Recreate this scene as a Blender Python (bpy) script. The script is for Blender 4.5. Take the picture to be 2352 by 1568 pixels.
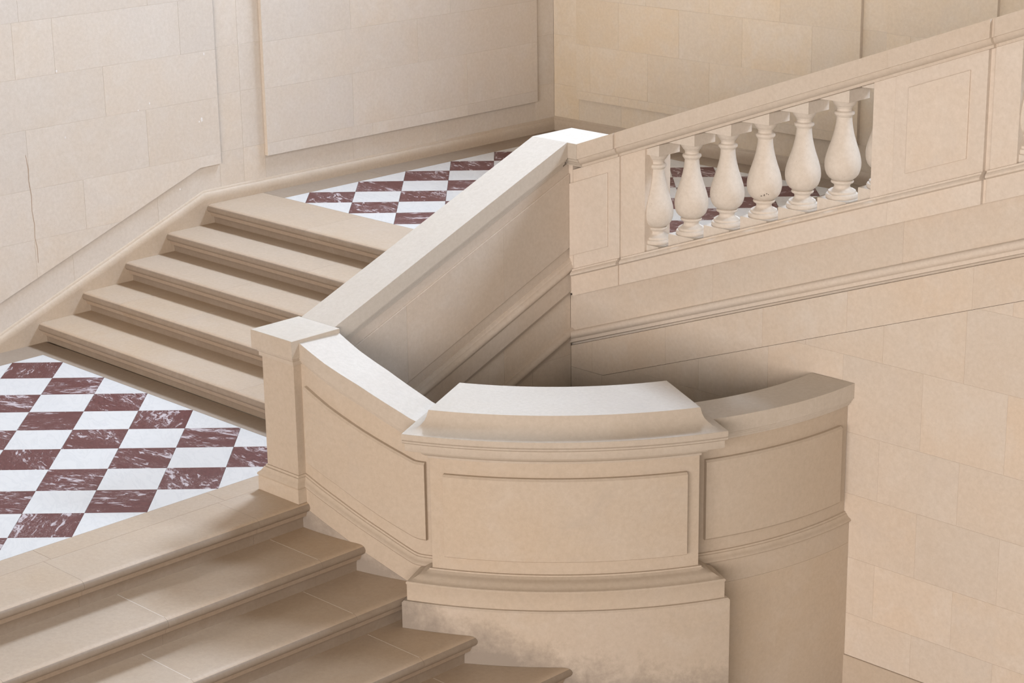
import bpy, bmesh, math, random
from mathutils import Matrix, Vector

for o in list(bpy.data.objects):
    bpy.data.objects.remove(o)
SC = bpy.context.scene
COL = SC.collection
random.seed(7)

# ------------------------------------------------------------------ camera
cam_d = bpy.data.cameras.new('camera')
cam_d.sensor_width = 36.0
cam_d.lens = 73.0523
cam_d.clip_end = 200
cam = bpy.data.objects.new('camera', cam_d)
COL.objects.link(cam)
R_ = Vector((0.706751, 0.707325, -0.013953))
U_ = Vector((-0.199214, 0.217899, 0.955423))
F_ = Vector((-0.678835, 0.672467, -0.294909))
cm = Matrix((R_, U_, -F_)).transposed().to_4x4()
cm.translation = Vector((12.87978, -8.03399, 4.67927))
cam.matrix_world = cm
SC.camera = cam

# ------------------------------------------------------------------ light
w = bpy.data.worlds.new('world')
SC.world = w
w.use_nodes = True
bg = w.node_tree.nodes['Background']
bg.inputs['Color'].default_value = (1.0, 0.86, 0.70, 1)
bg.inputs['Strength'].default_value = 0.25


def area(name, loc, target, sx, sy, power, color):
    d = bpy.data.lights.new(name, 'AREA')
    d.shape = 'RECTANGLE'
    d.size, d.size_y, d.energy, d.color = sx, sy, power, color
    o = bpy.data.objects.new(name, d)
    COL.objects.link(o)
    o.location = loc
    o.rotation_euler = (Vector(target) - Vector(loc)).to_track_quat('-Z', 'Y').to_euler()
    return o


# daylight in the tall window high in the back wall, above the frame
area('daylight_back_window', (0.95, 6.30, 7.9), (0.95, 0.0, 7.9), 2.1, 2.2, 2150, (0.66, 0.80, 1.0))
# and in its twin further along the same wall
area('daylight_back_window_twin', (9.2, 6.30, 8.2), (9.2, 0.0, 8.2), 2.1, 2.2, 1200, (0.70, 0.83, 1.0))
# broad warm fill added behind the camera to brighten the faces turned to it
area('hall_side_fill', (18.4, -25.0, 5.5), (4.0, 1.0, 0.8), 24.0, 9.0, 8000, (1.0, 0.88, 0.80))

vs = SC.view_settings
vs.view_transform = 'Standard'
vs.look = 'None'
vs.gamma = 1.0
vs.use_curve_mapping = False
vs.exposure = 0.06


# ------------------------------------------------------------------ materials
class NT:
    def __init__(self, name):
        self.m = bpy.data.materials.new(name)
        self.m.use_nodes = True
        self.t = self.m.node_tree
        self.b = self.t.nodes['Principled BSDF']

    def n(self, typ, **kw):
        nd = self.t.nodes.new(typ)
        for k, v in kw.items():
            if k in nd.inputs:
                nd.inputs[k].default_value = v
            else:
                setattr(nd, k, v)
        return nd

    def l(self, a, b):
        self.t.links.new(a, b)

    def mix(self, fac, a, b, mode='MIX'):
        nd = self.t.nodes.new('ShaderNodeMix')
        nd.data_type = 'RGBA'
        nd.blend_type = mode
        nd.clamp_result = True
        for i, v in ((0, fac), (6, a), (7, b)):
            if hasattr(v, 'is_linked'):
                self.l(v, nd.inputs[i])
            elif i == 0:
                nd.inputs[i].default_value = v
            else:
                nd.inputs[i].default_value = (*v, 1) if len(v) == 3 else v
        return nd.outputs[2]

    def ramp(self, src, lo, hi, a=0.0, b=1.0):
        nd = self.t.nodes.new('ShaderNodeMapRange')
        nd.inputs['From Min'].default_value = lo
        nd.inputs['From Max'].default_value = hi
        nd.inputs['To Min'].default_value = a
        nd.inputs['To Max'].default_value = b
        self.l(src, nd.inputs['Value'])
        return nd.outputs[0]

    def math(self, op, a, b=None):
        nd = self.t.nodes.new('ShaderNodeMath')
        nd.operation = op
        for i, v in ((0, a), (1, b)):
            if v is None:
                continue
            if hasattr(v, 'is_linked'):
                self.l(v, nd.inputs[i])
            else:
                nd.inputs[i].default_value = v
        return nd.outputs[0]


def limestone(name, base, warm, pale, rough=0.72, rnd=0.16, mott=0.5, grime=0.25, bump=0.22, spots=0.0, mop=0.0):
    q = NT(name)
    pos = q.n('ShaderNodeNewGeometry').outputs['Position']
    info = q.n('ShaderNodeObjectInfo').outputs['Random']
    off = q.n('ShaderNodeVectorMath', operation='ADD')
    comb = q.n('ShaderNodeCombineXYZ')
    sc = q.math('MULTIPLY', info, 37.0)
    q.l(sc, comb.inputs[0]); q.l(sc, comb.inputs[1])
    q.l(pos, off.inputs[0]); q.l(comb.outputs[0], off.inputs[1])
    P = off.outputs[0]

    def noise(scale, det=5.0, ro=0.6, dist=0.0):
        nd = q.n('ShaderNodeTexNoise', Scale=scale, Detail=det, Roughness=ro, Distortion=dist)
        q.l(P, nd.inputs['Vector'])
        return nd.outputs['Fac']
    n1 = noise(1.1, 4.0)
    n2 = noise(4.5, 6.0, 0.65, 0.4)
    n3 = noise(38.0, 4.0, 0.7)
    n4 = noise(190.0, 2.0)
    c = q.mix(q.ramp(n1, 0.35, 0.68), base, warm)
    c = q.mix(q.math('MULTIPLY', q.ramp(n2, 0.48, 0.75), mott), c, pale)
    # per stone tone
    dark = tuple(v * (1 - rnd) for v in base)
    c = q.mix(q.ramp(info, 0.0, 1.0, 0.0, 0.55), c, dark)
    # fine grain
    g = q.mix(q.ramp(n3, 0.30, 0.72), (0.89, 0.88, 0.865), (1.0, 1.0, 1.0))
    c = q.mix(1.0, c, g, 'MULTIPLY')
    # grey smudges of handling and dust
    n5 = noise(2.6, 8.0, 0.7, 0.8)
    sm = q.math('MULTIPLY', q.ramp(n5, 0.56, 0.74), grime)
    c = q.mix(sm, c, tuple(v * k for v, k in zip(base, (0.80, 0.81, 0.84))))
    if spots:
        sp = q.math('GREATER_THAN', noise(60.0, 2.0), 0.735)
        c = q.mix(q.math('MULTIPLY', sp, spots), c, tuple(v * 0.45 for v in base))
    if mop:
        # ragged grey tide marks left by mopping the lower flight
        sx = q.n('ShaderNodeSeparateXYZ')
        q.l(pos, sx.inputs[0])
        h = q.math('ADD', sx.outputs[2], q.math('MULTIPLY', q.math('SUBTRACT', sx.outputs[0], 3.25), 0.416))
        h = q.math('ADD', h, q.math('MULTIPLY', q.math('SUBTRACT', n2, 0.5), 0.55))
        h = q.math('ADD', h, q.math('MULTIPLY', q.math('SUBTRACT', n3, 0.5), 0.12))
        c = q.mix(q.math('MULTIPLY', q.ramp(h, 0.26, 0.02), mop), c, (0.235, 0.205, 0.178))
    q.l(c, q.b.inputs['Base Color'])
    q.b.inputs['Roughness'].default_value = rough
    q.b.inputs['Specular IOR Level'].default_value = 0.35
    bp = q.n('ShaderNodeBump', Strength=bump, Distance=0.004)
    h = q.math('ADD', q.math('MULTIPLY', n4, 0.5), q.math('MULTIPLY', n3, 0.6))
    q.l(h, bp.inputs['Height'])
    q.l(bp.outputs[0], q.b.inputs['Normal'])
    return q.m


def marble(name, red):
    q = NT(name)
    pos = q.n('ShaderNodeNewGeometry').outputs['Position']
    info = q.n('ShaderNodeObjectInfo').outputs['Random']
    rot = q.n('ShaderNodeVectorRotate', rotation_type='Z_AXIS')
    q.l(pos, rot.inputs['Vector'])
    q.l(q.ramp(info, 0, 1, -0.9, 0.9) if red else q.ramp(info, 0, 1, 0.2, 0.7), rot.inputs['Angle'])
    mp = q.n('ShaderNodeMapping')
    mp.inputs['Scale'].default_value = (1.0, 2.6, 1.0)
    q.l(rot.outputs[0], mp.inputs['Vector'])
    comb = q.n('ShaderNodeCombineXYZ')
    q.l(q.math('MULTIPLY', info, 91.0), comb.inputs[0]); q.l(q.math('MULTIPLY', info, 53.0), comb.inputs[1])
    add = q.n('ShaderNodeVectorMath', operation='ADD')
    q.l(mp.outputs[0], add.inputs[0]); q.l(comb.outputs[0], add.inputs[1])
    P = add.outputs[0]

    def noise(scale, det, ro, dist):
        nd = q.n('ShaderNodeTexNoise', Scale=scale, Detail=det, Roughness=ro, Distortion=dist)
        q.l(P, nd.inputs['Vector'])
        return nd.outputs['Fac']
    if red:
        a = noise(7.0, 8.0, 0.62, 1.6)
        b = noise(2.4, 4.0, 0.6, 1.0)
        f = noise(26.0, 5.0, 0.6, 0.8)
        c = q.mix(q.ramp(f, 0.3, 0.7), (0.085, 0.028, 0.027), (0.14, 0.052, 0.05))
        th = q.math('ADD', a, q.math('MULTIPLY', q.math('SUBTRACT', b, 0.5), 0.55))
        c = q.mix(q.math('MULTIPLY', q.ramp(th, 0.575, 0.65), 0.85), c, (0.55, 0.50, 0.52))
        vein = q.math('ABSOLUTE', q.math('SUBTRACT', noise(11.0, 6.0, 0.6, 2.2), 0.5))
        c = q.mix(q.math('MULTIPLY', q.ramp(vein, 0.012, 0.0), q.ramp(b, 0.42, 0.6)), c, (0.55, 0.47, 0.47))
        rough = 0.4
    else:
        a = noise(3.2, 7.0, 0.62, 1.2)
        vein = q.math('ABSOLUTE', q.math('SUBTRACT', a, 0.5))
        c = q.mix(q.math('MULTIPLY', q.ramp(vein, 0.05, 0.0), 0.24), (0.615, 0.61, 0.60), (0.455, 0.46, 0.47))
        c = q.mix(q.math('MULTIPLY', q.ramp(noise(1.0, 5.0, 0.6, 0.5), 0.5, 0.7), 0.35), c, (0.575, 0.575, 0.575))
        rough = 0.4
    q.l(c, q.b.inputs['Base Color'])
    q.b.inputs['Roughness'].default_value = rough
    q.b.inputs['Specular IOR Level'].default_value = 0.2
    return q.m


M = {}
M['wall'] = limestone('limestone_ashlar', (0.645, 0.575, 0.50), (0.655, 0.55, 0.445), (0.69, 0.64, 0.585), rnd=0.12, mott=0.6, grime=0.3)
M['back'] = limestone('limestone_ashlar_ochre', (0.70, 0.625, 0.52), (0.71, 0.59, 0.43), (0.73, 0.68, 0.61), rnd=0.12, mott=0.6, grime=0.35)
M['pale'] = limestone('limestone_ashlar_pale', (0.645, 0.595, 0.54), (0.645, 0.565, 0.475), (0.685, 0.65, 0.605), rnd=0.12, mott=0.6, grime=0.3)
M['dressed'] = limestone('limestone_dressed', (0.515, 0.44, 0.36), (0.515, 0.425, 0.33), (0.56, 0.50, 0.435), rnd=0.05, mott=0.4, grime=0.4, spots=0.12)
M['coping'] = limestone('limestone_coping', (0.515, 0.455, 0.388), (0.505, 0.435, 0.358), (0.56, 0.51, 0.45), rough=0.6, rnd=0.05, mott=0.4, grime=0.25)
M['baluster'] = limestone('limestone_turned', (0.66, 0.61, 0.55), (0.66, 0.59, 0.515), (0.70, 0.66, 0.61), rnd=0.04, mott=0.4, grime=0.15, spots=0.35)
M['step'] = limestone('limestone_worn_step', (0.475, 0.378, 0.288), (0.475, 0.358, 0.248), (0.515, 0.435, 0.355), rough=0.55, rnd=0.05, mott=0.4, grime=0.3, spots=0.4)
M['rail'] = limestone('limestone_balustrade', (0.675, 0.605, 0.535), (0.68, 0.585, 0.49), (0.71, 0.66, 0.60), rnd=0.05, mott=0.5, grime=0.3)
M['parapet'] = limestone('limestone_parapet', (0.55, 0.485, 0.42), (0.55, 0.465, 0.385), (0.60, 0.55, 0.50), rnd=0.05, mott=0.5, grime=0.35)
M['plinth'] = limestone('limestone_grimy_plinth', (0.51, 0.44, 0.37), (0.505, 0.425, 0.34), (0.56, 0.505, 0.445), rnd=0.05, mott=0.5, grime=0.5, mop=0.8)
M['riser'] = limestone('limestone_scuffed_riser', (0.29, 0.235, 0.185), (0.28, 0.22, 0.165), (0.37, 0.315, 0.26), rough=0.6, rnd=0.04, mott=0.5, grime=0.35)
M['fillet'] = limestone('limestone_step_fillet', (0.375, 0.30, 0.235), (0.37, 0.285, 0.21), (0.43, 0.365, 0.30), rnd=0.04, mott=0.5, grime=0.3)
M['coping2'] = limestone('limestone_coping_pale', (0.55, 0.50, 0.44), (0.54, 0.48, 0.41), (0.59, 0.55, 0.50), rough=0.6, rnd=0.04, mott=0.4, grime=0.2)
M['rail2'] = limestone('limestone_handrail', (0.60, 0.53, 0.455), (0.60, 0.51, 0.42), (0.64, 0.58, 0.52), rnd=0.05, mott=0.4, grime=0.3)
M['slab'] = limestone('limestone_floor_border', (0.33, 0.262, 0.203), (0.33, 0.255, 0.185), (0.38, 0.318, 0.262), rough=0.55, rnd=0.07, mott=0.35, grime=0.3)
M['mortar'] = limestone('lime_mortar', (0.66, 0.60, 0.53), (0.60, 0.52, 0.43), (0.72, 0.68, 0.63), rnd=0.0)
M['crack'] = limestone('dirt_in_crack', (0.42, 0.32, 0.23), (0.36, 0.26, 0.18), (0.50, 0.41, 0.31))
M['grit'] = limestone('dark_grit', (0.10, 0.08, 0.065), (0.08, 0.06, 0.05), (0.14, 0.12, 0.10))
M['chip'] = limestone('fresh_stone_chip', (0.80, 0.79, 0.78), (0.78, 0.76, 0.74), (0.82, 0.82, 0.82))
M['white'] = marble('white_marble', False)
M['red'] = marble('red_marble', True)


# ------------------------------------------------------------------ mesh helpers
def mk(name, verts, faces, mat, parent=None, smooth=None, bevel=0.0):
    bm = bmesh.new()
    vv = [bm.verts.new(v) for v in verts]
    for f in faces:
        try:
            bm.faces.new([vv[i] for i in f])
        except ValueError:
            pass
    bmesh.ops.remove_doubles(bm, verts=bm.verts, dist=1e-5)
    bmesh.ops.recalc_face_normals(bm, faces=bm.faces)
    if bevel:
        ed = [e for e in bm.edges if len(e.link_faces) == 2 and e.calc_face_angle(0) > 0.6]
        bmesh.ops.bevel(bm, geom=ed, offset=bevel, segments=1, affect='EDGES')
    me = bpy.data.meshes.new(name)
    bm.to_mesh(me)
    bm.free()
    if smooth:
        me.shade_smooth()
        me.set_sharp_from_angle(angle=math.radians(smooth))
    me.materials.append(M[mat])
    o = bpy.data.objects.new(name, me)
    COL.objects.link(o)
    if parent:
        o.parent = parent
    return o


def empty(name):
    o = bpy.data.objects.new(name, None)
    COL.objects.link(o)
    return o


def tag(o, label, cat, group=None):
    o['label'] = label
    o['category'] = cat
    if group:
        o['group'] = group
    return o


def struct(o, label=None):
    o['kind'] = 'structure'
    if label:
        o['label'] = label
    return o


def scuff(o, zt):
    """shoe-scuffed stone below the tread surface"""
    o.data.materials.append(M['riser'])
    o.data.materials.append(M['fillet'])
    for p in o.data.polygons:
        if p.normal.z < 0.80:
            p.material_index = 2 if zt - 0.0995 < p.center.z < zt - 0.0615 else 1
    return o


def sweep(stations):
    """closed loops -> verts, faces with end caps"""
    n = len(stations[0])
    V = [p for s in stations for p in s]
    F = []
    for i in range(len(stations) - 1):
        for j in range(n):
            k = (j + 1) % n
            F.append((i * n + j, i * n + k, (i + 1) * n + k, (i + 1) * n + j))
    F.append(tuple(range(n)))
    e = (len(stations) - 1) * n
    F.append(tuple(reversed(range(e, e + n))))
    return V, F


def box(x0, x1, y0, y1, z0, z1):
    return sweep([[(x0, y0, z), (x1, y0, z), (x1, y1, z), (x0, y1, z)] for z in (z0, z1)])


def prism(poly, fn):
    """poly = list of 2D points, fn(p, t) -> 3D for t = 0 / 1"""
    return sweep([[fn(p, 0) for p in poly], [fn(p, 1) for p in poly]])


def clip(poly, cx):
    """clip polygon against a convex counter-clockwise polygon"""
    out = list(poly)
    for i in range(len(cx)):
        a, b = cx[i], cx[(i + 1) % len(cx)]
        inp, out = out, []
        if not inp:
            return []

        def side(p):
            return (b[0] - a[0]) * (p[1] - a[1]) - (b[1] - a[1]) * (p[0] - a[0])
        for j in range(len(inp)):
            p, q = inp[j], inp[(j + 1) % len(inp)]
            sp, sq = side(p), side(q)
            if sp >= 0:
                out.append(p)
            if (sp > 0 and sq < 0) or (sp < 0 and sq > 0):
                t = sp / (sp - sq)
                out.append((p[0] + t * (q[0] - p[0]), p[1] + t * (q[1] - p[1])))
    r = []
    for p in out:
        if not r or abs(p[0] - r[-1][0]) + abs(p[1] - r[-1][1]) > 1e-4:
            r.append(p)
    if len(r) > 1 and abs(r[0][0] - r[-1][0]) + abs(r[0][1] - r[-1][1]) < 1e-4:
        r.pop()
    ar = sum(r[i][0] * r[(i + 1) % len(r)][1] - r[(i + 1) % len(r)][0] * r[i][1] for i in range(len(r))) / 2 if len(r) > 2 else 0
    return r if abs(ar) > 4e-4 else []


def rect(a, b, c, d):
    return [(a, c), (b, c), (b, d), (a, d)]


# ------------------------------------------------------------------ key dimensions (metres)
T = 0.38                      # floor tile side
DG = T * math.sqrt(2)
H = 0.7981                    # upper landing level
R2 = H / 5                    # riser of the upper flight
TR2 = 0.413
R1 = 0.179                    # riser of the lower flight
TR1 = 0.43
XW = -0.57                    # face of the left wall
YB = 5.895                    # face of the back wall
YU = 1.93                     # face of the wall under the balustrade
XP = 3.40                     # face of the wall under the sloped parapet
GZ = -8 * R1                  # ground floor
CX, CY = 3.41, 1.81           # centre of the curved parapet
YEND = -4.6
XEND = 7.7


def pol(R, az, z):
    a = math.radians(az)
    return (CX + R * math.cos(a), CY + R * math.sin(a), z)


def interp(tab, x):
    if x <= tab[0][0]:
        return tab[0][1]
    for (a, u), (b, v) in zip(tab, tab[1:]):
        if x <= b:
            return u + (v - u) * (x - a) / (b - a)
    return tab[-1][1]


# ------------------------------------------------------------------ floors
def tiled(parent, ox, oy, x0, x1, y0, y1, z, par):
    """diagonal chequer, lattice corner at (ox, oy)"""
    h = DG / 2
    area_poly = rect(x0, x1, y0, y1)
    cache = {}
    g = 0.0011
    for i in range(-30, 31):
        for j in range(-30, 31):
            # diamond: left corner at lattice (i, j) of the diagonal grid
            cx = ox + (i + j) * h
            cy = oy + (i - j) * h + 0.0
            if cx + h < x0 or cx - h > x1 or cy + h < y0 or cy - h > y1:
                continue
            k = h - g * 1.414
            d = [(cx - k, cy), (cx, cy - k), (cx + k, cy), (cx, cy + k)]
            inner = rect(x0 + 0.0015, x1 - 0.0015, y0 + 0.0015, y1 - 0.0015)
            p = clip(d, inner)
            if not p:
                continue
            red = (i + j + par) % 2 == 0
            mat = 'red' if red else 'white'
            full = len(p) == 4 and x0 <= cx - h - 1e-6 and cx + h <= x1 + 1e-6 and y0 <= cy - h + 1e-6 and cy + h <= y1 + 1e-6
            key = mat if full else None
            if key in cache and key:
                o = bpy.data.objects.new('tile', cache[key])
                COL.objects.link(o)
                o.parent = parent
                o.location = (cx, cy, z)
            else:
                lp = [(a - cx, b - cy) for a, b in p]
                v, f = prism(lp, lambda q, t: (q[0], q[1], -0.018 + 0.018 * t))
                o = mk('tile', v, f, mat, parent)
                o.location = (cx, cy, z)
                if key:
                    cache[key] = o.data


v, f = box(XW, 3.46, YEND, 0.20, -0.12, -0.018)
floor_low = struct(mk('floor', v, f, 'mortar'), 'lower landing paved with a diagonal chequer of white and red marble')
tiled(floor_low, 0.0, DG / 2, -DG / 2, 5.5 * DG, YEND + 0.15, 0.0, 0.0, 0)
v, f = box(XW, 3.9, 1.98, YB, H - 0.12, H - 0.018)
floor_up = struct(mk('floor', v, f, 'mortar'), 'upper landing paved with a diagonal chequer of white and red marble')
UX, UY = -0.2625, 2.378
tiled(floor_up, UX, UY, UX, UX + 6 * DG, UY, UY + 6 * DG, H, 1)


def slabs(parent, z, cuts, lo, hi, along, mat='slab'):
    for a, b in zip(cuts, cuts[1:]):
        if along == 'y':
            v, f = box(lo, hi, a + 0.001, b - 0.001, z - 0.018, z)
        else:
            v, f = box(a + 0.001, b - 0.001, lo, hi, z - 0.018, z)
        mk('border_slab', v, f, mat, parent)


slabs(floor_low, 0, [YEND + 0.15, -3.1, -1.75, -0.42, 0.2], XW + 0.02, -DG / 2 - 0.001, 'y')
slabs(floor_low, 0, [-DG / 2, 0.9, 1.95, 3.15], 0.001, 0.205, 'x')
slabs(floor_low, 0, [YEND, -3.4, -2.15, -0.9, 0.0], 5.5 * DG + 0.001, 3.148, 'y', 'step')
slabs(floor_up, H, [2.379, 3.5, 4.75, YB - .02], XW + 0.02, UX - 0.001, 'y')
slabs(floor_up, H, [UX, 1.1, 2.1, 3.9], UY + 6 * DG + 0.001, YB - .02, 'x')
slabs(floor_up, H, [2.379, 3.3, 4.4, UY + 6 * DG], UX + 6 * DG + 0.001, 3.9, 'y')
v, f = box(XW - 0.4, 11.0, -6.0, YU + 0.1, GZ - 0.2, GZ)
struct(mk('floor', v, f, 'coping'), 'ground floor at the foot of the stair')


# ------------------------------------------------------------------ ashlar walls
def ashlar(parent, region, courses, joints, fn, d0, d1, mat='wall', gap=0.0008, name='stone_block'):
    """region polygon (u, z); courses = z lines; joints = list of u lists, one per course; fn(u, z, depth)"""
    gap = 0.0008
    if parent.name == 'wall_left':
        mat = 'pale'
    if parent.name == 'wall_back':
        mat = 'back'
    mk('mortar_bed', *prism(region, lambda q, t: fn(q[0], q[1], d0 + (d1 - 0.0022 - d0) * t)), 'mortar', parent)
    for ci, (za, zb) in enumerate(zip(courses, courses[1:])):
        js = joints[ci % len(joints)]
        for a, b in zip(js, js[1:]):
            p = clip(region, rect(a + gap, b - gap, za + gap, zb - gap))
            if not p:
                continue
            v, f = prism(p, lambda q, t: fn(q[0], q[1], d0 + (d1 - d0) * t))
            mk(name, v, f, mat, parent, bevel=0.0007)


ZT = 4.55                      # blocks are laid up to here, plain wall above
CRS = [-0.02, 0.405, 0.811, 1.20, 1.655, 2.042, 2.46, 2.87, 3.28, 3.70, 4.12, ZT]


def wl(u, z, d):
    return (XW + d, u, z)


v, f = box(XW - 0.5, XW - 0.03, YEND, YB + 0.5, -1.6, 10.5)
wall_left = struct(mk('wall_left', v, f, 'mortar'), 'tall limestone ashlar wall beside the upper flight')
# lower edge of the raised field follows the stair
field = [(YEND, 0.33), (-0.30, 0.33), (1.76, 1.109), (1.972, 1.111), (1.972, ZT), (YEND, ZT)]
JA = [[YEND, -3.2, -1.9, -0.55, 0.63, 1.5, 2.1], [YEND, -3.4, -2.1, -0.85, 0.18, 1.15, 2.1],
      [YEND, -3.0, -1.7, -0.3, 0.65, 2.1], [YEND, -3.4, -2.0, -0.62, 0.182, 1.27, 2.1],
      [YEND, -2.9, -1.4, -0.28, 0.90, 2.1], [YEND, -3.3, -1.9, -0.5, 0.134, 0.479, 1.634, 2.1],
      [YEND, -2.8, -1.3, 0.2, 1.35, 2.1]]
ashlar(wall_left, field, CRS, JA, wl, -0.03, 0.022)
# flat band between the skirting and the field
PT = [(YEND, 0.118), (-0.245, 0.118), (1.787, 0.915), (5.9, 0.918)]     # top of skirting
band = [(YEND, 0.08), (-0.245, 0.08), (1.787, 0.88), (1.972, 0.88), (1.972, 1.111), (1.76, 1.109), (-0.30, 0.33), (YEND, 0.33)]
ashlar(wall_left, band, [0.0, 1.2], [[YEND, -2.6, -0.75, 0.52, 1.34, 1.972]], wl, -0.03, 0.0)
ashlar(wall_left, rect(1.972, 2.442, 0.88, ZT), [0.87, 1.20, 1.67, 2.05, 2.46, 2.87, 3.28, 3.70, 4.12, ZT], [[1.972, 2.217, 2.442]], wl, -0.03, 0.0)
ashlar(wall_left, rect(2.442, 5.64, 1.102, ZT), [1.10, 1.206, 1.66, 2.043, 2.46, 2.87, 3.28, 3.70, 4.12, ZT],
       [[2.442, 3.6, 4.74, 5.64], [2.442, 3.387, 4.74, 5.64], [2.442, 4.15, 5.64], [2.442, 3.39, 4.55, 5.64], [2.442, 4.0, 5.64]], wl, -0.03, 0.036)
ashlar(wall_left, rect(2.442, 5.64, 0.88, 1.102), [0.87, 1.102], [[2.442, 3.4, 4.376, 5.64]], wl, -0.03, 0.0)
ashlar(wall_left, rect(5.64, YB, 0.88, ZT), [0.87, 1.24, 1.70, 2.1, 2.5, 2.9, 3.3, 3.7, 4.12, ZT], [[5.64, YB]], wl, -0.03, 0.0)


crk = [(0.165, 1.47), (0.178, 1.36), (0.172, 1.27), (0.186, 1.16), (0.180, 1.04), (0.192, 0.93), (0.186, 0.83), (0.200, 0.74), (0.196, 0.63)]
cp = [(y - 0.0022 - 0.001 * (i % 2), z) for i, (y, z) in enumerate(crk)] + [(y + 0.0022, z) for y, z in reversed(crk)]
mk('crack', *prism(cp, lambda q, t: wl(q[0], q[1], 0.015 + 0.0075 * t)), 'crack', wall_left)
for y, z, r in ((1.80, 1.50, 0.016), (1.775, 1.485, 0.008), (1.31, 1.70, 0.008), (1.86, 2.02, 0.009), (0.52, 1.55, 0.008), (0.49, 2.06, 0.009), (1.20, 1.66, 0.006), (1.55, 0.97, 0.008)):
    pp = [(y + r * random.uniform(0.5, 1.0) * math.cos(k * 0.7), z + r * random.uniform(0.8, 1.5) * math.sin(k * 0.7)) for k in range(9)]
    mk('chip', *prism(pp, lambda q, t: wl(q[0], q[1], 0.018 + 0.0046 * t)), 'chip', wall_left)


def wb(u, z, d):
    return (u, YB - d, z)


WX0, WX1, WZ0, WZ1 = -0.15, 2.05, 6.75, 9.25
VX0, VX1 = 8.1, 10.3
bmv, bmf = [], []
for x0, x1, z0, z1 in ((XW - 0.03, WX0, -1.6, 10.5), (WX1, VX0, -1.6, 10.5), (WX0, WX1, -1.6, WZ0), (WX0, WX1, WZ1, 10.5),
                       (VX0, VX1, -1.6, WZ0), (VX0, VX1, WZ1, 10.5), (VX1, 11.6, -1.6, 10.5)):
    v, f = box(x0, x1, YB + 0.03, YB + 0.6, z0, z1)
    bmf += [tuple(i + len(bmv) for i in q) for q in f]
    bmv += v
wall_back = struct(mk('wall_back', bmv, bmf, 'mortar'), 'limestone ashlar wall behind the upper landing')
# window frame and bars of the opening that lets the daylight in
for wn, a, b in (('window_1', WX0, WX1), ('window_2', VX0, VX1)):
    wv, wf = [], []
    for x0, x1, z0, z1 in ((a, a + .05, WZ0, WZ1), (b - .05, b, WZ0, WZ1), (a + .05, b - .05, WZ0, WZ0 + .05), (a + .05, b - .05, WZ1 - .05, WZ1)):
        v, f = box(x0, x1, YB + 0.30, YB + 0.36, z0, z1)
        wf += [tuple(i + len(wv) for i in q) for q in f]
        wv += v
    struct(mk(wn, wv, wf, 'coping'), 'window opening high in the back wall')
ashlar(wall_back, rect(XW, -0.25, 0.88, ZT), [0.87, 1.235, 1.70, 2.1, 2.5, 2.9, 3.3, 3.7, 4.12, ZT], [[XW, -0.25]], wb, -0.03, 0.0)
ashlar(wall_back, rect(-0.25, 2.925, 1.13, ZT), [1.128, 1.21, 1.64, 2.065, 2.46, 2.87, 3.28, 3.70, 4.12, ZT],
       [[-0.25, 0.276, 1.4, 2.925], [-0.25, -0.077, 0.628, 1.342, 2.44, 2.925], [-0.25, 0.276, 0.99, 1.7, 2.44, 2.925], [-0.25, 0.6, 1.331, 2.1, 2.925]], wb, -0.03, 0.034)
ashlar(wall_back, rect(-0.25, 3.42, 0.88, 1.13), [0.87, 1.13], [[-0.25, 0.28, 1.35, 2.4, 3.42]], wb, -0.03, 0.0)
ashlar(wall_back, rect(2.925, 3.18, 1.13, ZT), [1.13, 1.65, 2.08, 2.5, 2.9, 3.3, 3.7, 4.12, ZT], [[2.925, 3.18]], wb, -0.03, 0.0)
ashlar(wall_back, rect(3.18, 4.19, 1.13, ZT + 0.6), [1.13, 1.65, 2.076, 2.5, 2.9, 3.3, 3.7, 4.12, ZT, ZT + 0.6], [[3.18, 4.19], [3.18, 3.41, 4.19]], wb, -0.03, 0.030)
ashlar(wall_back, rect(4.19, 4.45, 1.3, ZT + 0.6), [1.3, 1.8, 2.25, 2.7, 3.1, 3.5, 3.9, 4.3, ZT + 0.6], [[4.19, 4.45]], wb, -0.03, 0.0)
ashlar(wall_back, rect(4.45, 6.9, 1.3, ZT + 0.6), [1.3, 1.8, 2.25, 2.65, 3.05, 3.5, 3.9, 4.3, ZT + 0.6], [[4.45, 5.3, 6.1, 6.9], [4.45, 5.7, 6.9]], wb, -0.03, 0.030)

# skirtings
SKP = [(-0.03, 0.0), (0.003, 0.0), (0.009, -0.006), (0.012, -0.018), (0.020, -0.024), (0.027, -0.036), (0.031, -0.056), (0.031, -0.08), (0.026, -0.105)]


def skirt_left(y, zt, zb):
    L = [(XW + u, y, zt + z) for u, z in SKP]
    return L + [(XW + 0.025, y, zb), (XW - 0.03, y, zb)]


st = [skirt_left(YEND, 0.118, -0.05), skirt_left(-0.245, 0.118, -0.05)]
st += [skirt_left(1.787, 0.915, -0.05), skirt_left(YB, 0.918, -0.05)]
struct(mk('baseboard_left', *sweep(st), 'dressed', smooth=35), 'limestone skirting that climbs the left wall with the steps')


def skirt_back(x, zt, zb):
    L = [(x, YB - u, zt + z) for u, z in SKP]
    return L + [(x, YB - 0.025, zb), (x, YB + 0.03, zb)]


st = [skirt_back(XW, 0.926, 0.6), skirt_back(3.62, 0.926, 0.6), skirt_back(XEND, 0.926 + 0.36 * (XEND - 3.62), 0.6)]
struct(mk('baseboard_back', *sweep(st), 'dressed', smooth=35), 'limestone skirting along the back wall of the upper landing')

# wall under the balustrade (faces the camera)
v, f = box(XP - 0.02, XEND, YU + 0.03, YU + 0.22, -1.6, 0.5)
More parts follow.
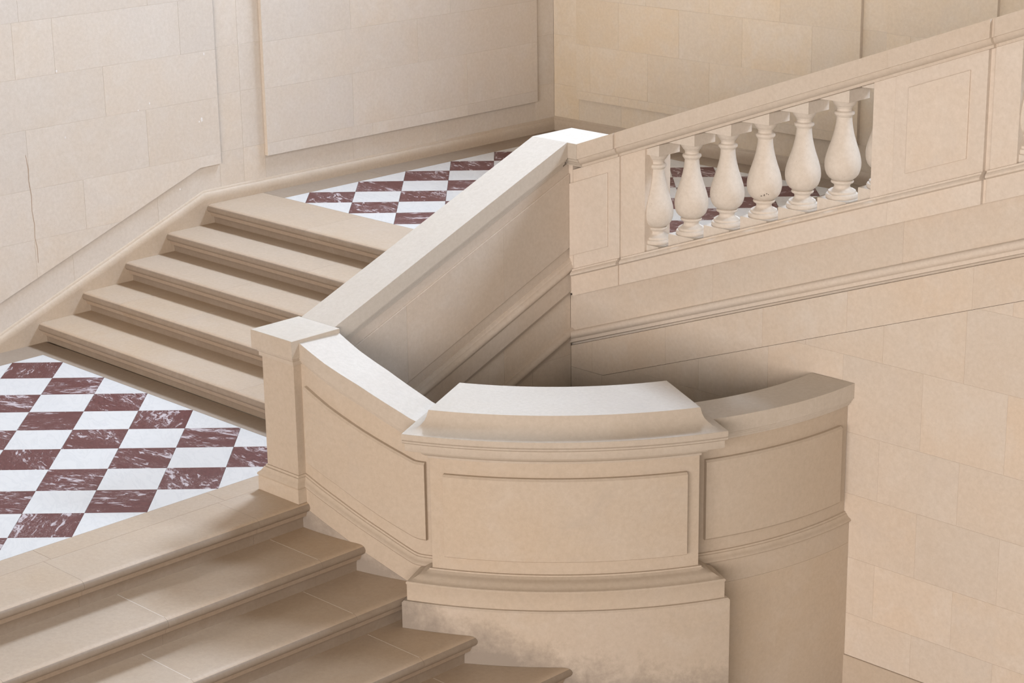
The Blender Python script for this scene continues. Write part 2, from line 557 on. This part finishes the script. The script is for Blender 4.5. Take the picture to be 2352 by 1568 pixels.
# sloped top
sl = [(XP - 0.02, GZ - 0.1), (XEND, GZ - 0.1), (XEND, 0.80 + 0.36 * (XEND - 3.521)), (XP - 0.02, 0.75)]
wall_right = struct(mk('wall_right', *prism(sl, lambda q, t: (q[0], YU + 0.03 + 0.19 * t, q[1])), 'mortar'), 'limestone wall under the rising balustrade')


def wu(u, z, d):
    return (u, YU - d, z)


def zl(a, b):
    return lambda x: a + 0.3585 * (x - b)


inc = zl(0.262, 3.732)
str_bot = zl(0.438, 3.502)
str_top = zl(0.528, 3.459)
bal_bot = zl(0.807, 3.521)
X0 = XP
reg = [(X0, GZ + 0.28), (XEND, GZ + 0.28), (XEND, inc(XEND) - 0.002), (3.70, inc(3.70) - 0.002), (X0, inc(3.70) - 0.001)]
JU = [[X0, 3.97, 4.55, 5.12, 5.70, 6.28, 6.86, 7.44, XEND], [X0, 3.69, 4.262, 4.835, 5.411, 5.988, 6.56, 7.15, XEND]]
ashlar(wall_right, reg, [-1.157, -0.865, -0.485, -0.062, 0.338, 0.83, 1.30, 1.75], JU, wu, -0.03, 0.0, gap=0.0012)
reg = [(X0, inc(3.70)), (3.70, inc(3.70)), (XEND, inc(XEND)), (XEND, str_bot(XEND)), (X0, str_bot(X0))]
ashlar(wall_right, reg, [0.0, 2.4], [[X0, 3.60, 4.262, 5.07, 5.715, 6.588, 7.3, XEND]], wu, -0.03, 0.0, gap=0.0012)
reg = [(X0, str_top(X0) - 0.02), (XEND, str_top(XEND) - 0.02), (XEND, bal_bot(XEND)), (X0, bal_bot(X0))]
ashlar(wall_right, reg, [0.0, 2.6], [[X0, 4.66, 6.1, XEND]], wu, -0.03, 0.0, gap=0.0012)
# base course of that wall
v, f = box(XP, XEND, YU - 0.012, YU + 0.03, GZ, -1.1535)
struct(mk('baseboard_right', v, f, 'dressed', bevel=0.004), 'plain limestone base course where the wall meets the ground floor')
# string course moulding below the balustrade
STR = [(-0.03, 0.0), (0.020, 0.0), (0.034, -0.010), (0.040, -0.026), (0.036, -0.042), (0.022, -0.054), (0.013, -0.059), (0.011, -0.066), (0.011, -0.082), (-0.0, -0.088), (-0.03, -0.088)]
st = [[(x, YU - u, str_top(x) + z) for u, z in STR] for x in (XP - 0.004, XEND)]
struct(mk('trim_1', *sweep(st), 'rail', smooth=40), 'sloping string course on the wall under the balustrade')


# wall under the sloped parapet (in the well, faces right)
def zc2(y):
    return 1.04 + 0.3985 * (y + 0.25)


sl = [(-0.3, GZ - 0.1), (YU + 0.05, GZ - 0.1), (YU + 0.05, zc2(YU) - 1.10), (-0.3, zc2(-0.3) - 1.10)]
wall_well = struct(mk('wall_inner', *prism(sl, lambda q, t: (XP - 0.03 - 0.18 * t, q[0], q[1])), 'mortar'), 'limestone wall under the sloped parapet inside the stairwell')


def ww(u, z, d):
    return (XP + d, u, z)


def o2(d):
    return lambda y: zc2(y) + d


a_, b_ = o2(-1.445), o2(-1.10)
reg = [(-0.3, GZ), (YU, GZ), (YU, a_(YU)), (-0.3, a_(-0.3))]
ashlar(wall_well, reg, [GZ, -1.15, -0.86, -0.485, -0.062, 0.338, 0.8], [[-0.3, 0.3, 0.95, 1.55, YU], [-0.3, 0.62, 1.25, YU]], ww, -0.03, 0.0)
c_ = o2(-1.40)
reg = [(-0.3, c_(-0.3)), (YU, c_(YU)), (YU, b_(YU)), (-0.3, b_(-0.3))]
ashlar(wall_well, reg, [-1.2, 1.4], [[-0.3, 0.55, 1.28, YU]], ww, -0.03, 0.0)
t_ = o2(-1.375)
st = [[(XP + u, y, t_(y) + z) for u, z in STR] for y in (-0.3, YU - 0.001)]
struct(mk('trim_2', *sweep(st), 'parapet', smooth=40), 'sloping string course on the stairwell wall below the sloped parapet')

# ------------------------------------------------------------------ steps
NOSE = [(0.028, 0.0), (0.046, -0.003), (0.059, -0.010), (0.067, -0.020), (0.071, -0.033), (0.069, -0.045), (0.063, -0.055), (0.054, -0.061),
        (0.043, -0.063), (0.042, -0.066), (0.031, -0.098), (0.012, -0.101), (0.006, -0.110), (0.001, -0.126)]


def ordinal(k):
    return ['first', 'second', 'third', 'fourth', 'fifth', 'sixth', 'seventh'][k]


# upper flight: nosings face -Y
JS = {1: [1.90], 2: [-0.05, 0.64, 2.3], 3: [0.68, 2.1], 4: [1.2], 5: [0.69, 2.2]}
for k in range(1, 6):
    root = empty('stair_step')
    y0 = 0.217 + TR2 * (k - 1)
    zt = R2 * k
    back = y0 + TR2 + 0.06 if k < 5 else 2.377
    bot = R2 * (k - 1)
    prof = [(y0 - u, zt + z) for u, z in NOSE] + [(y0, bot), (back, bot), (back, zt), (y0 + 0.2, zt)]
    cuts = [XW + 0.026] + JS[k] + [3.213]
    for a, b in zip(cuts, cuts[1:]):
        st = [[(x, y, z) for y, z in prof] for x in (a + 0.0006, b - 0.0006)]
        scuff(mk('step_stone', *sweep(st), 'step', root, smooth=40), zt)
    lab = {1: 'lowest step of the upper flight, its riser standing on the chequered landing',
           2: 'second step up of the short upper flight of worn limestone',
           3: 'middle step of the five in the upper flight',
           4: 'fourth step up of the upper flight, just below its topmost step',
           5: 'topmost step of the upper flight, wide slab edging the far chequered floor'}[k]
    tag(root, lab, 'step', 'steps of the upper flight')


def yend(x, k):
    RR = 2.380
    if k == 0:
        return CY - math.sqrt(2.34 ** 2 - min(2.3, abs(x - CX)) ** 2) if x > 3.535 else -0.26
    if x > 4.4445:
        RR = 2.636
    return CY - math.sqrt(RR ** 2 - min(2.0, x - CX) ** 2) - 0.0005


JL = {0: [-3.3, -2.2, -0.955], 1: [-3.0, -1.95, -0.835], 2: [-3.4, -2.1, -0.94], 3: [-3.1, -1.9, -0.82], 4: [-3.2, -1.8, -0.7], 5: [-2.9, -1.6], 6: [-3.2, -1.9], 7: [-2.9, -1.5]}
for k in range(0, 8):
    root = empty('stair_step')
    x0 = 3.49 + TR1 * k
    zt = -R1 * k
    back = x0 - TR1 - 0.05 if k else 3.15
    bot = -R1 * (k + 1)
    top = [(back, zt)]
    nx = 14
    for i in range(1, nx):
        x = back + (x0 + 0.03 - back) * i / nx
        if abs(x - 4.4445) < 0.017:
            continue
        top.append((x, zt))
    if back < 4.4445 < x0:
        top += [(4.4440, zt), (4.4450, zt)]
        top.sort()
    prof = top + [(x0 + u, zt + z) for u, z in NOSE] + [(x0, bot), (back, bot)]
    cuts = [YEND] + JL[k]
    for a, b in zip(cuts, cuts[1:] + [None]):
        st = [[(x, a + 0.0006, z) for x, z in prof]]
        if b is None:
            st.append([(x, yend(x, k), z) for x, z in prof])
        else:
            st.append([(x, b - 0.0006, z) for x, z in prof])
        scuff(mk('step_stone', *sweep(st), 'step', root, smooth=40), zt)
    if k:
        for b in JL[k]:
            v, f = box(back + 0.06, x0 + 0.028, b - 0.0022, b + 0.0022, zt - 0.008, zt + 0.0004)
            mk('mortar_joint', v, f, 'mortar', root)
    lab = ('top edge step of the lower flight, its nosing beside the chequered landing and square newel' if k == 0 else
           '%s worn limestone step down from the landing in the lower flight' % ordinal(k - 1))
    tag(root, lab, 'step', 'steps of the lower flight')

# flight behind the balustrade, its treads stay out of sight
fv, ff = [], []
for k in range(9):
    x0 = 3.96 + 0.444 * k
    v, f = box(x0 - (0.06 if k == 0 else 0.0), x0 + 0.47, YU + 0.22, YB - 0.02, H + 0.16 * k - 0.1, H + 0.16 * (k + 1))
    ff += [tuple(i + len(fv) for i in q) for q in f]
    fv += v
struct(mk('floor', fv, ff, 'step'), 'rising floor of the flight behind the balustrade')


# ------------------------------------------------------------------ square newel at the landing corner
def sq(x0, x1, y0, y1, d, z):
    return [(x0 - d, y0 - d, z), (x1 + d, y0 - d, z), (x1 + d, y1 + d, z), (x0 - d, y1 + d, z)]


def stack(name, loop, levels, mat, parent, smooth=None):
    return mk(name, *sweep([loop(d, z) for d, z in levels]), mat, parent, smooth=smooth)


newel = empty('newel_post')
NX0, NX1, NY0, NY1 = 3.190, 3.490, -0.587, -0.298


def nl(d, z):
    return sq(NX0, NX1, NY0, NY1, d, z)


stack('shaft', nl, [(0, 0.165), (0, 0.875)], 'dressed', newel)
stack('cap', nl, [(0, 0.875), (0.014, 0.875), (0.014, 0.898), (0.020, 0.905), (0.024, 0.918), (0.043, 0.924), (0.045, 0.928), (0.045, 1.038), (0.043, 1.04)], 'coping', newel)
stack('base', nl, [(0.045, 0.0), (0.045, 0.082), (0.040, 0.090), (0.048, 0.097), (0.050, 0.106), (0.045, 0.114), (0.032, 0.124), (0.022, 0.140), (0.018, 0.150), (0.010, 0.153), (0.008, 0.165), (0.0, 0.166)], 'dressed', newel, 40)
tag(newel, 'square limestone newel post with flat cap at the corner of the chequered landing', 'newel post')


# ------------------------------------------------------------------ curved parapet
ZTOPL = [(-91, 1.03), (-87.5, 1.028), (-82, 0.930), (-76, 0.838), (-71, 0.746), (-69, 0.708), (-67.8, 0.683), (-66.8, 0.668), (-65.5, 0.664), (-60, 0.663)]
MTOPL = [(-91, 0.170), (-88.4, 0.168), (-87.6, 0.163), (-81, 0.061), (-73.2, -0.075), (-68.2, -0.172), (-67.4, -0.183), (-66.5, -0.185), (-60, -0.185)]
PTOPL = [(-91, 0.745), (-86.9, 0.738), (-82.3, 0.650), (-75.7, 0.540), (-69.7, 0.445), (-67.6, 0.410), (-66.8, 0.407), (-60, 0.407)]
PBOTL = [(-91, 0.26), (-87.1, 0.250), (-80.8, 0.155), (-73.1, 0.014), (-67.8, -0.078), (-66.8, -0.086), (-60, -0.086)]
COP = [(2.385, 0.0), (2.385, -0.098), (2.374, -0.104), (2.374, -0.112), (2.366, -0.116), (2.364, -0.130), (2.352, -0.136), (2.350, -0.148), (2.340, -0.150),
       (2.115, -0.150), (2.081, -0.112), (2.07, -0.098), (2.07, 0.0)]
MLD = [(2.335, 0.0), (2.351, -0.002), (2.353, -0.011), (2.361, -0.014), (2.366, -0.024), (2.378, -0.034), (2.390, -0.040), (2.395, -0.048), (2.391, -0.056), (2.382, -0.060), (2.335, -0.060)]


def curved(prefix, az0, az1, ztop, mtop, ptop, pbot, pa0, pa1, bottom, n, label, cat, cmat='coping', pmat='plinth'):
    root = empty(prefix)
    A = [az0 + (az1 - az0) * i / n for i in range(n + 1)]
    mk('coping', *sweep([[pol(r, a, ztop(a) + z) for r, z in COP] for a in A]), cmat, root, smooth=30)
    mk('dado', *sweep([[pol(2.34, a, ztop(a) - 0.150), pol(2.34, a, mtop(a) - 0.04), pol(2.115, a, mtop(a) - 0.04), pol(2.115, a, ztop(a) - 0.150)] for a in A]), 'dressed', root, smooth=30)
    mk('base_moulding', *sweep([[pol(r, a, mtop(a) + z) for r, z in MLD] for a in A]), 'dressed', root, smooth=40)
    th = 0.142
    mk('base_course', *sweep([[pol(2.380, a, mtop(a) - 0.058), pol(2.380, a, mtop(a) - 0.058 - th), pol(2.115, a, mtop(a) - 0.058 - th), pol(2.115, a, mtop(a) - 0.04), pol(2.335, a, mtop(a) - 0.04), pol(2.335, a, mtop(a) - 0.058)] for a in A]), 'dressed', root, smooth=30)
    mk('plinth', *sweep([[pol(2.380, a, mtop(a) - 0.059 - th), pol(2.380, a, bottom), pol(2.115, a, bottom), pol(2.115, a, mtop(a) - 0.059 - th)] for a in A]), pmat, root, smooth=30)
    B = [pa0 + (pa1 - pa0) * i / n for i in range(n + 1)]
    e = 0.012
    mk('raised_panel', *sweep([[pol(2.338, a, ptop(a)), pol(2.374 - e, a, ptop(a)), pol(2.374, a, ptop(a) - e), pol(2.374, a, pbot(a) + e), pol(2.374 - e, a, pbot(a)), pol(2.338, a, pbot(a))] for a in B]), 'dressed', root, smooth=30)
    tag(root, label, cat)
    return root


curved('curved_parapet', -88.05, -63.8, lambda a: interp(ZTOPL, a), lambda a: interp(MTOPL, a), lambda a: interp(PTOPL, a), lambda a: interp(PBOTL, a),
       -86.95, -65.9, GZ + 0.02, 64, 'curved limestone parapet sweeping down between the square newel and the round pier', 'parapet')
curved('curved_parapet', -27.35, 2.86, lambda a: 0.663, lambda a: -0.186, lambda a: 0.405, lambda a: -0.101,
       -25.0, 0.55, GZ, 40, 'level curved limestone parapet between the round pier and the right wall', 'parapet', 'coping2', 'dressed')

pier = empty('curved_pier')
PA0, PA1 = -63.85, -27.30
PRO, PRI = 2.49, 1.97


def pl(d, z, n=44):
    Ro, Ri = PRO + d, PRI - d
    L = []
    a0, a1 = PA0 - math.degrees(math.asin(d / Ro)), PA1 + math.degrees(math.asin(d / Ro))
    for i in range(n + 1):
        L.append(pol(Ro, a0 + (a1 - a0) * i / n, z))
    a0, a1 = PA0 - math.degrees(math.asin(d / Ri)), PA1 + math.degrees(math.asin(d / Ri))
    for i in range(n + 1):
        L.append(pol(Ri, a1 + (a0 - a1) * i / n, z))
    return L


stack('shaft', pl, [(0, -0.192), (0, 0.498)], 'dressed', pier, 30)
stack('cap', pl, [(0, 0.496), (0.008, 0.497), (0.010, 0.510), (0.020, 0.514), (0.034, 0.524), (0.044, 0.540), (0.048, 0.558), (0.108, 0.562), (0.110, 0.566), (0.110, 0.607),
                  (0.118, 0.611), (0.124, 0.618), (0.124, 0.626), (0.117, 0.630), (0.124, 0.634), (0.125, 0.666), (0.122, 0.669), (0.098, 0.673), (0.074, 0.680), (0.052, 0.691), (0.034, 0.706), (0.019, 0.726), (0.009, 0.750), (0.002, 0.780), (0.0, 0.787)],
      'coping', pier, 35)
stack('base', pl, [(0.120, -0.366), (0.120, -0.268), (0.124, -0.262), (0.125, -0.255), (0.120, -0.249), (0.108, -0.246), (0.098, -0.243), (0.086, -0.236), (0.072, -0.226), (0.056, -0.218), (0.040, -0.214), (0.028, -0.209), (0.020, -0.202), (0.016, -0.200), (0.014, -0.192), (0.0, -0.1915)],
      'dressed', pier, 35)
stack('plinth', pl, [(0.145, GZ), (0.145, -0.376), (0.136, -0.366), (0.0, -0.366)], 'plinth', pier, 30)
n = 40
A = [-61.85 + (-29.22 + 61.85) * i / n for i in range(n + 1)]
e = 0.004
mk('raised_panel', *sweep([[pol(2.488, a, 0.408), pol(2.512, a, 0.408), pol(2.524, a, 0.396), pol(2.524, a, -0.100), pol(2.519, a, -0.105), pol(2.488, a, -0.105)] for a in A]), 'dressed', pier, smooth=30)
tag(pier, 'bowed limestone pier with flaring cap and moulded base in the foreground', 'pier')

# ------------------------------------------------------------------ sloped parapet of the upper flight
par = empty('sloped_parapet')
CP2 = [(3.170, 0.0), (3.490, 0.0), (3.490, -0.112), (3.479, -0.118), (3.479, -0.128), (3.468, -0.134), (3.465, -0.152), (3.452, -0.158), (3.450, -0.176), (3.440, -0.180), (3.215, -0.180), (3.184, -0.120), (3.170, -0.112)]
ya, yb = -0.252, 1.812
mk('coping', *sweep([[(x, y, zc2(y) + z) for x, z in CP2] for y in (ya, 0.52, yb)]), 'coping2', par, smooth=30)
yb2 = 1.884
mk('dado', *sweep([[(3.215, y, zc2(y) - 0.18), (3.44, y, zc2(y) - 0.18), (3.44, y, zc2(y) - 0.90), (3.215, y, zc2(y) - 0.90)] for y in (-0.297, yb2)]), 'parapet', par)
for a, b in ((-0.29, 0.37), (0.371, 1.24), (1.241, 1.872)):
    mk('raised_panel', *sweep([[(3.438, y, zc2(y) - 0.252), (3.449, y, zc2(y) - 0.252), (3.452, y, zc2(y) - 0.256), (3.452, y, zc2(y) - 0.762), (3.449, y, zc2(y) - 0.766), (3.438, y, zc2(y) - 0.766)] for y in (a, b)]), 'parapet', par)
BM2 = [(3.435, -0.842), (3.446, -0.845), (3.450, -0.862), (3.458, -0.868), (3.460, -0.884), (3.468, -0.892), (3.472, -0.910), (3.468, -0.926), (3.458, -0.934), (3.456, -0.942), (3.435, -0.942)]
mk('base_moulding', *sweep([[(x, y, zc2(y) + z) for x, z in BM2] for y in (-0.297, yb2)]), 'parapet', par, smooth=40)
mk('base_course', *sweep([[(3.216, y, zc2(y) - 0.905), (3.436, y, zc2(y) - 0.905), (3.436, y, zc2(y) - 0.942), (3.454, y, zc2(y) - 0.942), (3.456, y, zc2(y) - 1.07), (3.440, y, zc2(y) - 1.10), (3.216, y, zc2(y) - 1.10)] for y in (-0.297, yb2)]), 'parapet', par)
tag(par, 'straight limestone parapet with broad coping sloping up between the two newels', 'parapet')


# ------------------------------------------------------------------ balustrade of the third flight
def zc3(x):
    return 1.86 + 0.36 * (x - 3.571)


BF, BB = 1.88, 2.13            # front and back of the dado
un = empty('newel_post')
stack('cap', lambda d, z: [(3.167 - d, 1.814 - d, z), (3.572, 1.814 - d, z), (3.572, 2.195 + d, z), (3.167 - d, 2.195 + d, z)],
      [(-0.062, 1.694), (-0.048, 1.697), (-0.044, 1.708), (-0.032, 1.714), (-0.028, 1.726), (-0.016, 1.734), (-0.012, 1.750), (0, 1.756), (0, 1.86)], 'coping2', un, 40)
v, f = box(3.215, 3.475, BF, BB, 0.80, 1.70)
mk('shaft', v, f, 'rail', un)
tag(un, 'upper newel with bright flat cap where the sloped coping meets the balustrade', 'newel post')

hrail = empty('handrail')
brail = empty('base_rail')
CP3 = [(1.815, 0.0), (1.815, -0.104), (1.830, -0.105), (1.832, -0.116), (1.838, -0.128), (1.850, -0.140), (1.864, -0.146), (1.866, -0.163), (1.90, -0.165),
       (2.11, -0.165), (2.15, -0.150), (2.184, -0.112), (2.195, -0.104), (2.195, 0.0)]


def rail3(name, x0, x1, prof, mat, d=0.0, smooth=40):
    return mk(name, *sweep([[(x, y - (d if y < 2.0 else -d), zc3(x) + z) for y, z in prof] for x in (x0, x1)]), mat, hrail if name == 'coping' else brail, smooth=smooth)


for a, b, d in ((3.573, 3.897, 0.0), (3.9262, 6.029, 0.0), (6.030, 6.688, 0.012), (6.712, XEND, 0.0)):
    rail3('coping', a, b, CP3, 'rail2', d)
rail3('coping', 3.897, 3.9262, CP3, 'rail2', -0.016)
rail3('coping', 6.688, 6.712, CP3, 'rail2', -0.012)
BM3 = [(1.885, -0.850), (1.862, -0.852), (1.860, -0.863), (1.850, -0.868), (1.842, -0.880), (1.844, -0.891), (1.856, -0.898), (1.866, -0.901), (1.885, -0.901)]
BC3 = [(1.866, -0.900), (1.866, -1.038), (2.13, -1.038), (2.13, -0.852), (1.886, -0.852), (1.886, -0.900)]
for a, b, d in ((3.478, 3.897, 0.0), (3.9262, 6.029, 0.0), (6.030, 6.655, 0.012), (6.682, XEND, 0.0)):
    rail3('base_moulding', a, b, BM3, 'rail', d)
    rail3('base_course', a, b, BC3, 'rail', d)
for a, b in ((3.897, 3.9262), (6.655, 6.682)):
    rail3('base_course', a, b, BC3, 'rail', -0.014)
tag(hrail, 'broad limestone handrail of the balustrade rising to the right above the balusters', 'handrail')
tag(brail, 'sloping limestone base rail with moulding under the row of balusters', 'rail')


def dado(x0, x1, yf, yb, parent, name, zt=-0.164, zb=-0.853):
    p = [(x0, zc3(x0) + zb), (x1, zc3(x1) + zb), (x1, zc3(x1) + zt), (x0, zc3(x0) + zt)]
    return mk(name, *prism(p, lambda q, t: (q[0], yf + (yb - yf) * t, q[1])), 'rail', parent)


def panel3(x0, x1, yf, parent, dp=0.014):
    p = [(x0, zc3(x0) - 0.754), (x1, zc3(x1) - 0.754), (x1, zc3(x1) - 0.250), (x0, zc3(x0) - 0.250)]
    return mk('raised_panel', *prism(p, lambda q, t: (q[0], yf + 0.004 - (dp + 0.004) * t, q[1])), 'rail', parent, bevel=0.003)


p1 = empty('balustrade_pier')
dado(3.478, 3.897, BF, BB, p1, 'shaft')
panel3(3.452, 3.798, BF, p1)
dado(3.897, 3.9262, BF + 0.016, BB, p1, 'recessed_joint')
dado(3.9262, 4.120, BF, BB, p1, 'side_block')
tag(p1, 'panelled pier in the corner at the lower end of the balustrade', 'pier')
p2 = empty('balustrade_pier')
dado(5.888, 6.048, BF, BB, p2, 'side_block')
dado(6.048, 6.650, BF - 0.012, BB, p2, 'shaft')
panel3(6.140, 6.543, BF - 0.012, p2)
dado(6.650, 6.688, BF + 0.016, BB, p2, 'recessed_joint')
dado(6.688, 6.856, BF, BB, p2, 'side_block')
tag(p2, 'panelled pier between the balusters and the right edge of the view', 'pier')
p3 = empty('balustrade_pier')

# balusters: local z = 0 on top of the wedge block
BP = [(0.0945, 0.0), (0.098, 0.006), (0.099, 0.016), (0.094, 0.026), (0.084, 0.030), (0.085, 0.035), (0.083, 0.043), (0.072, 0.050), (0.060, 0.054), (0.052, 0.060), (0.048, 0.068), (0.049, 0.078),
      (0.056, 0.087), (0.066, 0.091), (0.0695, 0.098), (0.066, 0.106), (0.058, 0.109), (0.066, 0.113), (0.082, 0.124), (0.096, 0.142), (0.105, 0.165), (0.1095, 0.190), (0.110, 0.212), (0.107, 0.238), (0.100, 0.268),
      (0.090, 0.300), (0.079, 0.332), (0.069, 0.364), (0.060, 0.398), (0.053, 0.432), (0.0485, 0.465), (0.0465, 0.494), (0.052, 0.497), (0.054, 0.503), (0.060, 0.508), (0.0615, 0.516), (0.059, 0.524), (0.052, 0.528), (0.0465, 0.531),
      (0.0460, 0.545), (0.050, 0.549), (0.052, 0.556), (0.058, 0.560), (0.066, 0.572), (0.075, 0.586), (0.082, 0.596), (0.084, 0.601)]
NS = 40
bv, bf = [], []
for r, z in BP:
    for s in range(NS):
        t = 2 * math.pi * s / NS
        bv.append((r * math.cos(t), r * math.sin(t), z))
for i in range(len(BP) - 1):
    for s in range(NS):
        bf.append((i * NS + s, i * NS + (s + 1) % NS, (i + 1) * NS + (s + 1) % NS, (i + 1) * NS + s))
bf.append(tuple(range(NS)))
bf.append(tuple((len(BP) - 1) * NS + s for s in range(NS)))
proto = empty('baluster')
turned = mk('turned_shaft', bv, bf, 'baluster', proto, smooth=38)
hh = 0.105
p = [(-hh, 0.0), (-hh, -0.0478 - 0.36 * hh), (hh, -0.0478 + 0.36 * hh), (hh, 0.0)]
block = mk('base_block', *prism(p, lambda q, t: (q[0], -hh + 2 * hh * t, q[1])), 'baluster', proto, bevel=0.0015)
p = [(-hh, 0.600), (hh, 0.600), (hh, 0.6388 + 0.36 * hh), (-hh, 0.6388 - 0.36 * hh)]
abac = mk('abacus', *prism(p, lambda q, t: (q[0], -hh + 2 * hh * t, q[1])), 'baluster', proto, bevel=0.0025)
where = ['half-engaged baluster against the corner pier, leftmost of the row',
         'second baluster from the corner pier',
         'third baluster from the corner pier',
         'fourth baluster from the corner pier, dark chips on its belly',
         'fifth baluster from the corner pier',
         'sixth baluster from the corner pier, last one standing free before the right pier',
         'half-engaged baluster mostly hidden behind the edge of the right pier',
         'sliver of a pale baluster at the right edge of the view']
for i, x in enumerate([4.115 + 0.2957 * k for k in range(7)] + [6.860]):
    if i == 0:
        root, kids = proto, [turned, block, abac]
    else:
        root = proto.copy()
        COL.objects.link(root)
        for ch in (turned, block, abac):
            c = ch.copy()
            COL.objects.link(c)
            c.parent = root
    root.location = (x, 2.005, zc3(x) - 0.804)
    tag(root, where[i], 'baluster', 'balusters of the rising balustrade')
    if i == 3:
        for az, z, w_, h_ in ((-62, 0.150, 0.005, 0.002), (-52, 0.157, 0.003, 0.006), (-44, 0.166, 0.002, 0.003), (-38, 0.160, 0.002, 0.002)):
            rr = 0.1005 + (z - 0.142) * 0.35
            a = math.radians(az)
            pts = [(-w_, -h_), (w_ * 0.7, -h_ * 1.1), (w_, h_ * 0.6), (-w_ * 0.4, h_)]
            ch = mk('chip', *prism(pts, lambda q, t: ((rr - 0.004 + 0.0055 * t) * math.cos(a) - q[0] * math.sin(a), (rr - 0.004 + 0.0055 * t) * math.sin(a) + q[0] * math.cos(a), z + q[1])), 'grit', root)
bpy.data.objects.remove(p3)
